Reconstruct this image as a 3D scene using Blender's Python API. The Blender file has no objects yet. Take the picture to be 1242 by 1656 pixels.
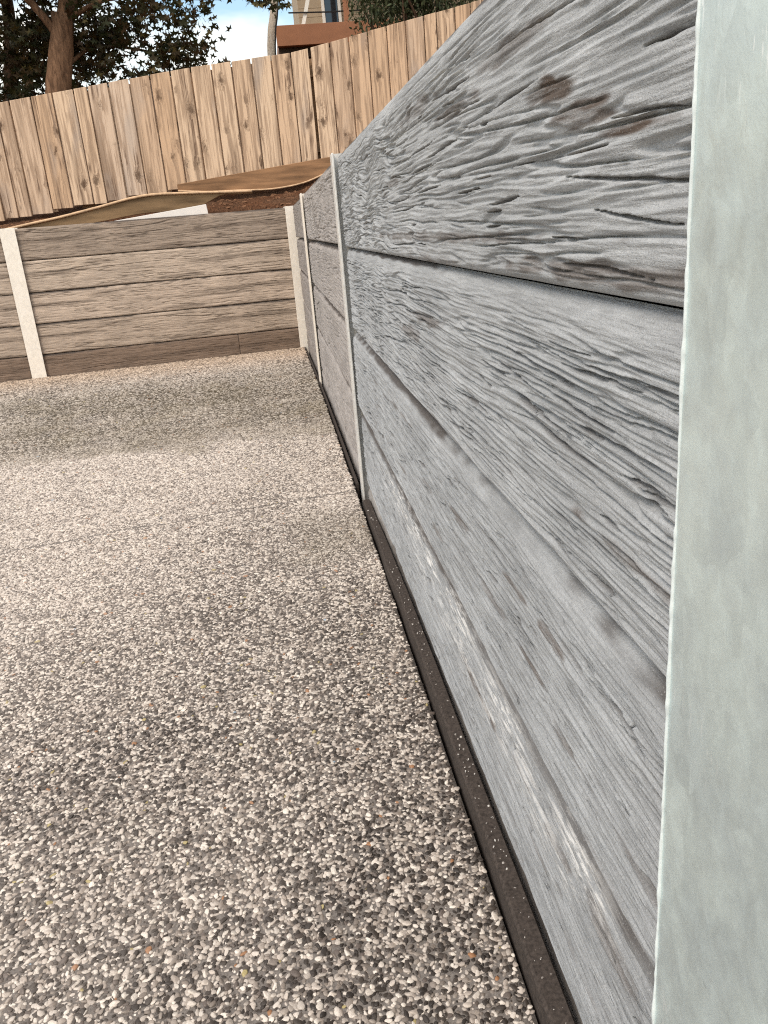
import bpy, bmesh, math, random
import numpy as np
from mathutils import Matrix, Vector

random.seed(7)
rng = np.random.default_rng(11)
scene = bpy.context.scene
COL = scene.collection

# ------------------------------------------------------------------ camera
cam_d = bpy.data.cameras.new('camera')
cam = bpy.data.objects.new('camera', cam_d)
COL.objects.link(cam)
cam_d.sensor_fit = 'VERTICAL'
cam_d.sensor_height = 36.0
cam_d.lens = 1306.21 / 1656.0 * 36.0
cam_d.clip_start = 0.01
cam_d.clip_end = 2000.0
cam.matrix_world = (Matrix.Translation((-0.1794, 0.0, 0.697)) @ Matrix.Rotation(-0.1063, 4, 'Z')
                    @ Matrix.Rotation(1.2282, 4, 'X') @ Matrix.Rotation(-0.0843, 4, 'Z'))
scene.camera = cam

# ------------------------------------------------------------------ sky, sun, exposure
SUN_EL, SUN_AZ = math.radians(48), math.radians(222)      # azimuth clockwise from +Y: from behind and to the left
world = bpy.data.worlds.new('World')
scene.world = world
world.use_nodes = True
wn, wl = world.node_tree.nodes, world.node_tree.links
wn.clear()
w_out = wn.new('ShaderNodeOutputWorld')
w_bg = wn.new('ShaderNodeBackground')
w_bg.inputs['Strength'].default_value = 0.12
w_sky = wn.new('ShaderNodeTexSky')
w_sky.sky_type = 'NISHITA'
w_sky.sun_disc = False
w_sky.sun_elevation = SUN_EL
w_sky.sun_rotation = SUN_AZ
w_sky.dust_density = 0.7
w_sky.air_density = 1.5
w_sky.ozone_density = 3.0
w_tc = wn.new('ShaderNodeTexCoord')
w_map = wn.new('ShaderNodeMapping')
w_map.inputs['Scale'].default_value = (1.0, 1.0, 2.6)
w_map.inputs['Location'].default_value = (2.6, 3.4, 0.0)
w_n = wn.new('ShaderNodeTexNoise')
w_n.inputs['Scale'].default_value = 2.3
w_n.inputs['Detail'].default_value = 6
w_n.inputs['Roughness'].default_value = 0.55
w_r = wn.new('ShaderNodeValToRGB')
w_r.color_ramp.elements[0].position = 0.40
w_r.color_ramp.elements[1].position = 0.62
w_mix = wn.new('ShaderNodeMixRGB')
w_mix.inputs[2].default_value = (9.2, 8.2, 6.8, 1)       # bright thin cloud
wl.new(w_tc.outputs['Generated'], w_map.inputs[0])
wl.new(w_map.outputs[0], w_n.inputs['Vector'])
wl.new(w_n.outputs['Fac'], w_r.inputs[0])
wl.new(w_r.outputs[0], w_mix.inputs[0])
wl.new(w_sky.outputs[0], w_mix.inputs[1])
wl.new(w_mix.outputs[0], w_bg.inputs['Color'])
wl.new(w_bg.outputs[0], w_out.inputs['Surface'])

sun_d = bpy.data.lights.new('sun', 'SUN')
sun_d.energy = 1.5
sun_d.angle = math.radians(22)
sun_d.color = (1.0, 0.90, 0.77)
sun = bpy.data.objects.new('sun', sun_d)
COL.objects.link(sun)
sdir = Vector((math.sin(SUN_AZ) * math.cos(SUN_EL), math.cos(SUN_AZ) * math.cos(SUN_EL), math.sin(SUN_EL)))
sun.rotation_euler = sdir.to_track_quat('Z', 'Y').to_euler()
sun.location = (-3, -4, 8)

vs = scene.view_settings
vs.view_transform = 'Standard'
vs.look = 'None'
vs.exposure = 0.7
vs.gamma = 1.0
vs.use_curve_mapping = False
scene.render.engine = 'CYCLES'
scene.cycles.max_bounces = 6
scene.cycles.diffuse_bounces = 3
scene.cycles.use_denoising = False
scene.cycles.filter_width = 1.15

# ------------------------------------------------------------------ helpers
T = 0.85            # top of the retaining walls
L, S = 5.8615, 0.088   # end wall: y = L + S * x


def tag(o, label=None, cat=None, group=None, kind=None):
    if label: o['label'] = label
    if cat: o['category'] = cat
    if group: o['group'] = group
    if kind: o['kind'] = kind
    return o


def empty(name, loc=(0, 0, 0), rz=0.0):
    o = bpy.data.objects.new(name, None)
    COL.objects.link(o)
    o.location = loc
    o.rotation_euler = (0, 0, rz)
    return o


def link(name, me, mat=None, parent=None, loc=(0, 0, 0), rot=(0, 0, 0)):
    o = bpy.data.objects.new(name, me)
    COL.objects.link(o)
    if mat is not None and not me.materials:
        me.materials.append(mat)
    o.parent = parent
    o.location = loc
    o.rotation_euler = rot
    return o


def mesh(name, verts, faces, smooth=False):
    me = bpy.data.meshes.new(name)
    me.from_pydata([tuple(v) for v in verts], [], [tuple(f) for f in faces])
    me.update()
    if smooth:
        me.polygons.foreach_set('use_smooth', [True] * len(me.polygons))
    return me


def mesh_np(name, verts, quads, smooth=True, ngons=()):
    """verts (n,3), quads (m,4) as arrays, fast path; ngons: a few extra faces."""
    me = bpy.data.meshes.new(name)
    nq = len(quads)
    loops = np.concatenate([quads.ravel()] + [np.array(n) for n in ngons]) if ngons else quads.ravel()
    starts = np.arange(nq) * 4
    tot = np.full(nq, 4)
    pos = nq * 4
    for n in ngons:
        starts = np.append(starts, pos); tot = np.append(tot, len(n)); pos += len(n)
    me.vertices.add(len(verts))
    me.vertices.foreach_set('co', np.asarray(verts, np.float32).ravel())
    me.loops.add(len(loops))
    me.loops.foreach_set('vertex_index', loops.astype(np.int32))
    me.polygons.add(len(starts))
    me.polygons.foreach_set('loop_start', starts.astype(np.int32))
    me.polygons.foreach_set('loop_total', tot.astype(np.int32))
    me.update(calc_edges=True)
    me.validate()
    if smooth:
        me.polygons.foreach_set('use_smooth', np.ones(len(me.polygons), bool))
    return me


def box_bm(bm, x0, x1, y0, y1, z0, z1, bevel=0.0, seg=2):
    r = bmesh.ops.create_cube(bm, size=1.0)
    for v in r['verts']:
        v.co = Vector((x0 + (v.co.x + .5) * (x1 - x0), y0 + (v.co.y + .5) * (y1 - y0), z0 + (v.co.z + .5) * (z1 - z0)))
    if bevel:
        es = list({e for v in r['verts'] for e in v.link_edges})
        bmesh.ops.bevel(bm, geom=es, offset=bevel, segments=seg, affect='EDGES', profile=0.5)


def bm_mesh(name, bm, smooth=False):
    me = bpy.data.meshes.new(name)
    bmesh.ops.recalc_face_normals(bm, faces=bm.faces)
    bm.to_mesh(me)
    bm.free()
    if smooth:
        me.polygons.foreach_set('use_smooth', [True] * len(me.polygons))
    return me


def box_obj(name, dims, mat, parent=None, bevel=0.0, loc=(0, 0, 0), rot=(0, 0, 0)):
    bm = bmesh.new()
    box_bm(bm, *dims, bevel=bevel)
    return link(name, bm_mesh(name, bm), mat, parent, loc, rot)


def tube(bm, pts, radii, sides=12, seed=0):
    """tapered limb through pts"""
    rings = []
    r_ = random.Random(seed)
    prev = None
    for i, p in enumerate(pts):
        p = Vector(p)
        d = (Vector(pts[min(i + 1, len(pts) - 1)]) - Vector(pts[max(i - 1, 0)])).normalized()
        a = d.orthogonal().normalized() if prev is None else (prev - d * prev.dot(d)).normalized()
        prev = a
        b = d.cross(a)
        ring = []
        for k in range(sides):
            t = 2 * math.pi * k / sides
            rr = radii[i] * (1 + r_.uniform(-.07, .07))
            ring.append(bm.verts.new(p + a * math.cos(t) * rr + b * math.sin(t) * rr))
        rings.append(ring)
    for q0, q1 in zip(rings, rings[1:]):
        for k in range(sides):
            bm.faces.new((q0[k], q0[(k + 1) % sides], q1[(k + 1) % sides], q1[k]))
    bm.faces.new(rings[-1])
    bm.faces.new(rings[0][::-1])


def perlin(x, y, seed=0):
    r = np.random.default_rng(seed)
    perm = r.permutation(512)
    ang = r.random(512) * 2 * np.pi
    gx, gy = np.cos(ang), np.sin(ang)
    xi, yi = np.floor(x).astype(int), np.floor(y).astype(int)
    xf, yf = x - xi, y - yi
    u = xf ** 3 * (xf * (xf * 6 - 15) + 10)
    v = yf ** 3 * (yf * (yf * 6 - 15) + 10)

    def g(ix, iy, dx, dy):
        h = perm[(perm[ix & 511] + iy) & 511]
        return gx[h] * dx + gy[h] * dy
    a = g(xi, yi, xf, yf); b = g(xi + 1, yi, xf - 1, yf)
    c = g(xi, yi + 1, xf, yf - 1); d = g(xi + 1, yi + 1, xf - 1, yf - 1)
    return ((a + u * (b - a)) * (1 - v) + (c + u * (d - c)) * v) * 1.5


def sstep(a, b, x):
    t = np.clip((x - a) / (b - a), 0, 1)
    return t * t * (3 - 2 * t)


# ------------------------------------------------------------------ node helpers
class NT:
    def __init__(self, name):
        self.m = bpy.data.materials.new(name)
        self.m.use_nodes = True
        self.n = self.m.node_tree.nodes
        self.l = self.m.node_tree.links
        self.n.clear()
        self.out = self.n.new('ShaderNodeOutputMaterial')
        self.b = self.n.new('ShaderNodeBsdfPrincipled')
        self.l.new(self.b.outputs[0], self.out.inputs['Surface'])
        self.b.inputs['Specular IOR Level'].default_value = 0.3

    def node(self, t, **kw):
        x = self.n.new(t)
        for k, v in kw.items():
            setattr(x, k, v)
        return x

    def set(self, sock, v):
        if isinstance(v, bpy.types.NodeSocket):
            self.l.new(v, sock)
        else:
            sock.default_value = v

    def coord(self, scale=(1, 1, 1), rand=0.0, kind='Object'):
        tc = self.node('ShaderNodeTexCoord')
        src = tc.outputs[kind]
        mp = self.node('ShaderNodeMapping')
        if rand:
            oi = self.node('ShaderNodeObjectInfo')
            vm = self.node('ShaderNodeVectorMath', operation='MULTIPLY_ADD')
            cb = self.node('ShaderNodeCombineXYZ')
            for i in range(3):
                self.l.new(oi.outputs['Random'], cb.inputs[i])
            self.l.new(cb.outputs[0], vm.inputs[0])
            vm.inputs[1].default_value = (rand, rand * 1.7, rand * 2.3)
            self.l.new(src, vm.inputs[2])
            src = vm.outputs[0]
        self.l.new(src, mp.inputs[0])
        mp.inputs['Scale'].default_value = scale
        return mp.outputs[0]

    def noise(self, vec, scale, detail=4, rough=.55, dist=0.0):
        x = self.node('ShaderNodeTexNoise')
        self.l.new(vec, x.inputs['Vector'])
        x.inputs['Scale'].default_value = scale
        x.inputs['Detail'].default_value = detail
        x.inputs['Roughness'].default_value = rough
        x.inputs['Distortion'].default_value = dist
        return x.outputs['Fac']

    def ramp(self, fac, stops):
        r = self.node('ShaderNodeValToRGB')
        self.l.new(fac, r.inputs[0])
        e = r.color_ramp.elements
        while len(e) < len(stops):
            e.new(0.5)
        for el, (p, c) in zip(e, stops):
            el.position = p
            el.color = (c, c, c, 1) if isinstance(c, (int, float)) else (*c, 1)
        return r.outputs[0]

    def mix(self, fac, a, b, mode='MIX'):
        x = self.node('ShaderNodeMixRGB', blend_type=mode)
        self.set(x.inputs[0], fac)
        for s, v in ((x.inputs[1], a), (x.inputs[2], b)):
            if isinstance(v, tuple):
                v = (*v, 1) if len(v) == 3 else v
            self.set(s, v)
        return x.outputs[0]

    def math(self, op, a, b=0.0, c=0.0):
        x = self.node('ShaderNodeMath', operation=op)
        self.set(x.inputs[0], a); self.set(x.inputs[1], b); self.set(x.inputs[2], c)
        return x.outputs[0]

    def attr(self, name, typ='GEOMETRY'):
        a = self.node('ShaderNodeAttribute', attribute_type=typ, attribute_name=name)
        return a

    def bump(self, h, strength, dist):
        b = self.node('ShaderNodeBump')
        self.set(b.inputs['Height'], h)
        b.inputs['Strength'].default_value = strength
        b.inputs['Distance'].default_value = dist
        self.l.new(b.outputs[0], self.b.inputs['Normal'])

    def done(self, color, rough=0.8, metal=0.0, spec=None):
        if isinstance(color, tuple):
            color = (*color, 1)
        self.set(self.b.inputs['Base Color'], color)
        self.set(self.b.inputs['Roughness'], rough)
        self.set(self.b.inputs['Metallic'], metal)
        if spec is not None:
            self.b.inputs['Specular IOR Level'].default_value = spec
        return self.m


# ------------------------------------------------------------------ materials
def mat_sleeper():
    t = NT('cast concrete with wood grain')
    c0 = t.coord((1, 1, 1), 3.0)
    cl = t.coord((1, .085, 1), 3.0)                          # long along the sleeper (local y)
    tone = t.attr('tone', 'OBJECT').outputs['Color']
    cloud = t.noise(c0, 6.0, 5, .6)
    streak = t.noise(cl, 60.0, 6, .65)
    fine = t.noise(c0, 420.0, 3, .6)
    v = t.ramp(cloud, [(.3, .84), (.7, 1.1)])
    v2 = t.ramp(streak, [(.3, .80), (.5, .99), (.75, 1.12)])
    fs = t.noise(cl, 310.0, 4, .7)
    tone = t.mix(1.0, tone, t.ramp(fs, [(.32, .82), (.52, 1.01), (.72, 1.12)]), 'MULTIPLY')
    v3 = t.ramp(fine, [(.3, .88), (.7, 1.1)])
    col = t.mix(1.0, tone, v, 'MULTIPLY')
    col = t.mix(1.0, col, v2, 'MULTIPLY')
    col = t.mix(1.0, col, v3, 'MULTIPLY')
    # brown and faint purple earth stains, brown cracks, painted joint shade and white efflorescence held in mesh attributes
    stain = t.attr('stain').outputs['Fac']
    stain = t.math('MULTIPLY', stain, t.ramp(t.noise(cl, 140.0, 5, .7), [(.30, .25), (.52, 1.0)]))
    col = t.mix(stain, col, (.085, .057, .040))
    dirt_shade = t.attr('dirt_shade').outputs['Fac']
    col = t.mix(dirt_shade, col, (.060, .047, .040))
    spk = t.noise(c0, 700.0, 2, .6)
    col = t.mix(t.ramp(spk, [(.62, 0.0), (.72, .45)]), col, (.60, .60, .60))
    col = t.mix(t.ramp(t.noise(c0, 330.0, 3, .7), [(.63, 0.0), (.74, .55)]), col, (.12, .12, .12))
    scuff = t.math('MULTIPLY', t.attr('scuff').outputs['Fac'], t.ramp(t.noise(cl, 230.0, 5, .7), [(.47, 0.0), (.57, 1.0)]))
    col = t.mix(scuff, col, (.68, .67, .65))
    grain = t.noise(cl, 260.0, 5, .6)
    pit = t.noise(c0, 900.0, 3, .6)
    h = t.math('ADD', t.math('MULTIPLY', grain, 0.7), t.math('MULTIPLY', pit, 0.3))
    t.bump(h, 0.9, 0.0032)
    return t.done(col, 0.82, spec=.25)


def mat_steel(name, base, metal, warm):
    t = NT(name)
    c = t.coord((1, 1, 1), 2.0)
    cl = t.coord((1, 1, .7), 2.0)
    n1 = t.noise(c, 22.0, 5, .6)
    n2 = t.noise(cl, 75.0, 4, .6, .6)
    n3 = t.noise(c, 260.0, 3, .6)
    col = t.mix(t.ramp(n1, [(.40, 0.0), (.60, 1.0)]), base, tuple(a * b for a, b in zip(base, warm)))
    col = t.mix(1.0, col, t.ramp(n2, [(.3, .92), (.7, 1.03)]), 'MULTIPLY')
    # thin oblique scratches
    tc = t.coord((1, 26, 4.2), 2.0)
    sc = t.ramp(t.noise(tc, 16.0, 3, .6), [(.60, 0.0), (.66, 1.0)])
    mk = t.ramp(t.noise(c, 7.0, 2, .5), [(.5, 0.0), (.62, .8)])
    col = t.mix(t.math('MULTIPLY', sc, t.math('MULTIPLY', mk, .75)), col, (.88, .91, .90))
    blot = t.ramp(t.noise(c, 48.0, 2, .5), [(.74, 0.0), (.78, .4)])
    col = t.mix(blot, col, (.16, .17, .175))
    rough = t.ramp(n2, [(.3, .30), (.7, .48)])
    sp = t.node('ShaderNodeTexVoronoi', feature='F1')
    sp.inputs['Scale'].default_value = 95.0
    t.l.new(t.coord((1, 1, .6), 2.0), sp.inputs['Vector'])
    sc_ = t.node('ShaderNodeSeparateColor')
    t.l.new(sp.outputs['Color'], sc_.inputs[0])
    col = t.mix(1.0, col, t.ramp(sc_.outputs[0], [(0.0, .94), (1.0, 1.04)]), 'MULTIPLY')
    t.bump(t.math('ADD', t.math('MULTIPLY', n3, .3), n2), .22, .0012)
    return t.done(col, rough, metal, spec=.4)


def mat_simple(name, col, rough=.85, scale=20.0, var=.25, bump=0.0, bdist=.002, spec=.25, rand=1.5, stretch=(1, 1, 1)):
    t = NT(name)
    c = t.coord(stretch, rand)
    n = t.noise(c, scale, 5, .6)
    v = t.ramp(n, [(.28, 1 - var), (.72, 1 + var)])
    cc = t.mix(1.0, (*col, 1), v, 'MULTIPLY')
    if bump:
        t.bump(n, bump, bdist)
    return t.done(cc, rough, spec=spec)


def mat_paling():
    t = NT('rough sawn treated pine')
    c0 = t.coord((1, 1, 1), 30.0)
    cl = t.coord((1, 1, .045), 30.0)
    oi = t.node('ShaderNodeObjectInfo')
    # knots: cells stretched down the board
    kc = t.coord((8.5, 1.0, 4.6), 30.0)
    vo = t.node('ShaderNodeTexVoronoi', feature='F1')
    vo.inputs['Scale'].default_value = 1.0
    vo.inputs['Randomness'].default_value = 1.0
    t.l.new(kc, vo.inputs['Vector'])
    kd = t.math('ADD', vo.outputs['Distance'], t.math('MULTIPLY', t.math('SUBTRACT', t.noise(t.coord((1, 1, .5), 30.0), 48.0, 5, .7), .5), .75))
    knot = t.ramp(kd, [(.04, 1.0), (.10, .85), (.15, .35), (.30, 0.0)])
    # grain bends round the knots
    grain_v = t.node('ShaderNodeVectorMath', operation='MULTIPLY_ADD')
    cb = t.node('ShaderNodeCombineXYZ')
    t.l.new(knot, cb.inputs[0])
    t.l.new(cb.outputs[0], grain_v.inputs[0])
    grain_v.inputs[1].default_value = (.05, 0, 0)
    t.l.new(cl, grain_v.inputs[2])
    g = t.noise(grain_v.outputs[0], 55.0, 5, .6, .4)
    g2 = t.noise(grain_v.outputs[0], 16.0, 3, .5, .8)
    base = t.ramp(oi.outputs['Random'], [(0.0, (.70, .48, .315)), (.35, (.77, .57, .40)), (.7, (.66, .445, .285)), (1.0, (.69, .525, .395))])
    col = t.mix(t.ramp(g, [(.46, 0.0), (.58, .70)]), base, (.34, .225, .15))
    col = t.mix(t.ramp(g2, [(.52, 0.0), (.66, .70)]), col, (.25, .165, .11))
    grey = t.ramp(t.noise(t.coord((1, 1, .3), 30.0), 5.0, 3, .5), [(.58, 0.0), (.74, .65)])
    col = t.mix(grey, col, (.40, .34, .30))
    flare = t.ramp(t.noise(grain_v.outputs[0], 30.0, 4, .7, 1.2), [(.54, 0.0), (.62, .9)])
    flare = t.math('MULTIPLY', flare, t.ramp(t.noise(t.coord((1, 1, .5), 30.0), 6.0, 2), [(.48, 0.0), (.58, 1.0)]))
    col = t.mix(flare, col, (.17, .105, .07))
    col = t.mix(t.math('MULTIPLY', knot, .85), col, (.10, .058, .036))
    t.bump(g, .5, .003)
    return t.done(col, .85, spec=.2)


def mat_bark(name, a, b):
    t = NT(name)
    c = t.coord((1, 1, .22), 2.0)
    n = t.noise(c, 34.0, 6, .65, .4)
    n2 = t.noise(c, 9.0, 4, .6)
    col = t.mix(t.ramp(n, [(.35, 0.0), (.65, 1.0)]), b, a)
    col = t.mix(1.0, col, t.ramp(n2, [(.3, .75), (.7, 1.15)]), 'MULTIPLY')
    t.bump(n, .8, .012)
    return t.done(col, .9, spec=.15)


def mat_leaf(name, cols):
    t = NT(name)
    r = t.attr('hue').outputs['Fac']
    col = t.ramp(r, [(i / (len(cols) - 1), c) for i, c in enumerate(cols)])
    n = t.noise(t.coord(), 30.0, 2)
    col = t.mix(1.0, col, t.ramp(n, [(.3, .8), (.7, 1.2)]), 'MULTIPLY')
    m = t.done(col, .55, spec=.3)
    tr = t.node('ShaderNodeBsdfTranslucent')
    t.l.new(col, tr.inputs['Color'])
    mx = t.node('ShaderNodeMixShader')
    mx.inputs[0].default_value = .15
    t.l.new(t.b.outputs[0], mx.inputs[1])
    t.l.new(tr.outputs[0], mx.inputs[2])
    t.l.new(mx.outputs[0], t.out.inputs['Surface'])
    return m


def mat_pebble():
    t = NT('river pebbles')
    tint = t.attr('tint', 'INSTANCER').outputs['Color']
    c = t.coord((1, 1, 1), 40.0)
    n = t.noise(c, 3.0, 4, .6)
    col = t.mix(1.0, tint, t.ramp(n, [(.3, .78), (.7, 1.18)]), 'MULTIPLY')
    return t.done(col, .5, spec=.35)


def mat_cement():
    t = NT('cement between the pebbles')
    c = t.coord()
    n = t.noise(c, 380.0, 4, .65)
    n2 = t.noise(c, 3.0, 4, .6)
    shade_litter = t.attr('shade_litter').outputs['Fac']
    v = t.node('ShaderNodeTexVoronoi', feature='F1')
    v.inputs['Scale'].default_value = 130.0
    t.l.new(c, v.inputs['Vector'])
    peb = t.node('ShaderNodeSeparateColor')
    t.l.new(v.outputs['Color'], peb.inputs[0])
    pc = t.ramp(peb.outputs[0], [(0.0, (.09, .078, .07)), (.36, (.12, .10, .09)), (.42, (.27, .24, .21)), (.62, (.34, .31, .27)), (.66, (.56, .52, .47)), (1.0, (.62, .58, .53))])
    near = t.ramp(v.outputs['Distance'], [(.45, 1.0), (.6, 0.0)])
    far = t.attr('far').outputs['Fac']
    col = t.mix(t.ramp(n, [(.3, 0.0), (.7, 1.0)]), (.13, .112, .10), (.26, .232, .208))
    col = t.mix(t.math('MULTIPLY', near, far), col, pc)
    col = t.mix(1.0, col, t.ramp(n2, [(.3, .85), (.7, 1.12)]), 'MULTIPLY')
    col = t.mix(t.math('MULTIPLY', shade_litter, .5), col, (.12, .10, .08))  # painted shade and litter darken the cement as well
    t.bump(n, .4, .002)
    return t.done(col, .85, spec=.2)


def mat_soil():
    t = NT('red brown soil with bark chips')
    c = t.coord()
    n = t.noise(c, 26.0, 6, .7)
    n2 = t.noise(c, 4.0, 4, .6)
    v = t.node('ShaderNodeTexVoronoi', feature='F1')
    v.inputs['Scale'].default_value = 60.0
    t.l.new(c, v.inputs['Vector'])
    col = t.mix(t.ramp(n, [(.3, 0.0), (.7, 1.0)]), (.075, .032, .016), (.20, .092, .048))
    col = t.mix(t.ramp(n2, [(.4, 0.0), (.7, .6)]), col, (.13, .085, .055))
    t.bump(t.math('ADD', n, v.outputs['Distance']), .9, .03)
    return t.done(col, .95, spec=.1)


M_SLEEPER = mat_sleeper()
M_STEEL = mat_steel('galvanised steel', (.66, .75, .735), .5, (.87, .87, .89))
M_STEEL_WARM = mat_steel('pale galvanised steel', (.90, .82, .72), .0, (.97, .97, .96))
M_ZINC = mat_simple('bright zinc', (.66, .71, .70), .5, 120, .15)
M_STEEL_MID = mat_steel('dull galvanised steel', (.74, .72, .68), .15, (.92, .93, .94))
M_FOAM = mat_simple('dark expansion foam', (.058, .046, .039), .9, 260, .55, .6, .001)
M_PALING = mat_paling()
M_RAIL = mat_simple('treated pine rail', (.30, .20, .12), .85, 40, .3, .5, .003, stretch=(.06, 1, 1))
M_BOARD = mat_simple('damp weathered board', (.30, .165, .085), .8, 24, .45, .5, .003, stretch=(.10, 1, 1.2))
M_BOARD2 = mat_simple('mossy weathered board', (.27, .175, .095), .85, 16, .5, .5, .003, stretch=(.16, 1, 1.2))
M_EDGE = mat_simple('painted board edge highlight', (.62, .42, .26), .8, 30, .25)  # highlight along the board edges, put into a pale colour
M_WHITE = mat_simple('white painted timber', (.80, .75, .70), .6, 12, .05)
M_SOIL = mat_soil()
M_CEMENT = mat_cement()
M_PEBBLE = mat_pebble()
M_BARK = mat_bark('flaky brown bark', (.30, .17, .10), (.10, .055, .032))
M_BARK2 = mat_bark('dark brown bark', (.14, .08, .05), (.05, .03, .018))
M_POLE = mat_bark('pale weathered pole', (.80, .70, .57), (.58, .46, .35))
M_LEAF = mat_leaf('tree leaves', [(.026, .030, .010), (.040, .044, .014), (.050, .040, .016), (.075, .040, .018), (.11, .088, .028)])
M_SHRUB = mat_leaf('shrub leaves', [(.030, .042, .016), (.06, .075, .03), (.085, .085, .04)])
M_FASCIA = mat_simple('brown painted timber', (.29, .125, .062), .5, 5, .12)
M_WALLH = mat_simple('cream weatherboard', (.36, .28, .19), .7, 5, .1)
M_TRIM = mat_simple('off white trim paint', (.75, .70, .62), .5, 5, .05)
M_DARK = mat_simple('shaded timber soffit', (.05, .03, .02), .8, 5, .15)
M_ROOF = mat_simple('dark roof tile', (.10, .06, .045), .8, 8, .25)
M_GROUND = mat_simple('dry ground', (.20, .15, .10), .95, 3, .3)
t_ = NT('window glass')
M_GLASS = t_.done((.02, .025, .03), .05, 0.0, .8)
M_WIRE = mat_simple('black cable', (.02, .02, .02), .6, 5, .1)


# ------------------------------------------------------------------ ground surfaces
def gz(x, y):
    """Height of the path: level near the camera, falling towards the end wall."""
    z = np.interp(y, [-12, 1.5, 2.6, 3.5, 4.6, 6.2], [.020, .020, .006, -.006, -.044, -.102])
    return z + .009 * np.minimum(x, 0)


def shade_litter_mask(x, y):
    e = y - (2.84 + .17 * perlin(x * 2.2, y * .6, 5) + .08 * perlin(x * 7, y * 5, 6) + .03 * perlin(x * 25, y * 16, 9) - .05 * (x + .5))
    w = sstep(-.02, .08, e) * (1 - .75 * sstep(4.2, 5.2, y))  # shade over the far path, painted as darker colour
    # dark leaf litter patch beside the wall and scattered weaker patches
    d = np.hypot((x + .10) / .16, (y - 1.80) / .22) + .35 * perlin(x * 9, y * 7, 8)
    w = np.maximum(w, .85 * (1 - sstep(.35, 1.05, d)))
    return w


def path_light_mask(x, y):
    d = .42 + .30 * perlin(x * 1.6, y * 1.1, 21) + .22 * perlin(x * 5, y * 3.5, 22)  # painted light: brighter and dimmer zones of the path
    d += .55 * sstep(1.15, 2.0, y) * (1 - sstep(2.8, 3.2, y)) + .35 * sstep(-.25, -.75, x) * (1 - sstep(2.8, 3.2, y))
    d -= .36 * (1 - sstep(.7, 1.6, y)) + .10
    d += .45 * sstep(4.9, 5.6, y)
    return np.clip(d, 0, 1)


def build_path():
    xs = np.concatenate([np.linspace(-9, -2.6, 10), np.linspace(-2.5, -.027, 160)])
    ys = np.concatenate([np.linspace(-10, .2, 12), np.linspace(.3, 5.9, 330)])
    X, Y = np.meshgrid(xs, ys, indexing='ij')
    # the last rows follow the skewed end wall
    Y = np.where(Y > 5.0, 5.0 + (Y - 5.0) * ((L + S * X - .004) - 5.0) / .9, Y)
    Z = gz(X, Y) + .002 * perlin(X * 3, Y * 3, 3)
    n0, n1 = X.shape
    idx = np.arange(n0 * n1).reshape(n0, n1)
    q = np.stack([idx[:-1, :-1], idx[1:, :-1], idx[1:, 1:], idx[:-1, 1:]], -1).reshape(-1, 4)
    V = np.stack([X, Y, Z], -1).reshape(-1, 3)
    # skirt: the slab edges go 0.12 m down
    ring = np.concatenate([idx[:, 0], idx[-1, 1:], idx[-2::-1, -1], idx[0, -2:0:-1]])
    low = V[ring].copy(); low[:, 2] -= .12
    k = len(V) + np.arange(len(ring))
    sk = np.stack([ring, k, np.roll(k, -1), np.roll(ring, -1)], -1)
    V = np.concatenate([V, low]); q = np.concatenate([q, sk])
    me = mesh_np('concrete_path', V, q, smooth=False)
    shade_litter = np.concatenate([shade_litter_mask(X, Y).ravel(), np.zeros(len(ring))])
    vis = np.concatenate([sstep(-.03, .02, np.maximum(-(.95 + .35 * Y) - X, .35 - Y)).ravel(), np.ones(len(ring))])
    for nm, a in (('shade_litter', shade_litter), ('far', vis)):
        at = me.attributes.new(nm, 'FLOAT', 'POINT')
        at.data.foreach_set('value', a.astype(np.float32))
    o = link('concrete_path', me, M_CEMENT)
    tag(o, 'pale exposed aggregate concrete path beside the grey wall', 'path', kind='structure')
    return o


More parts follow.
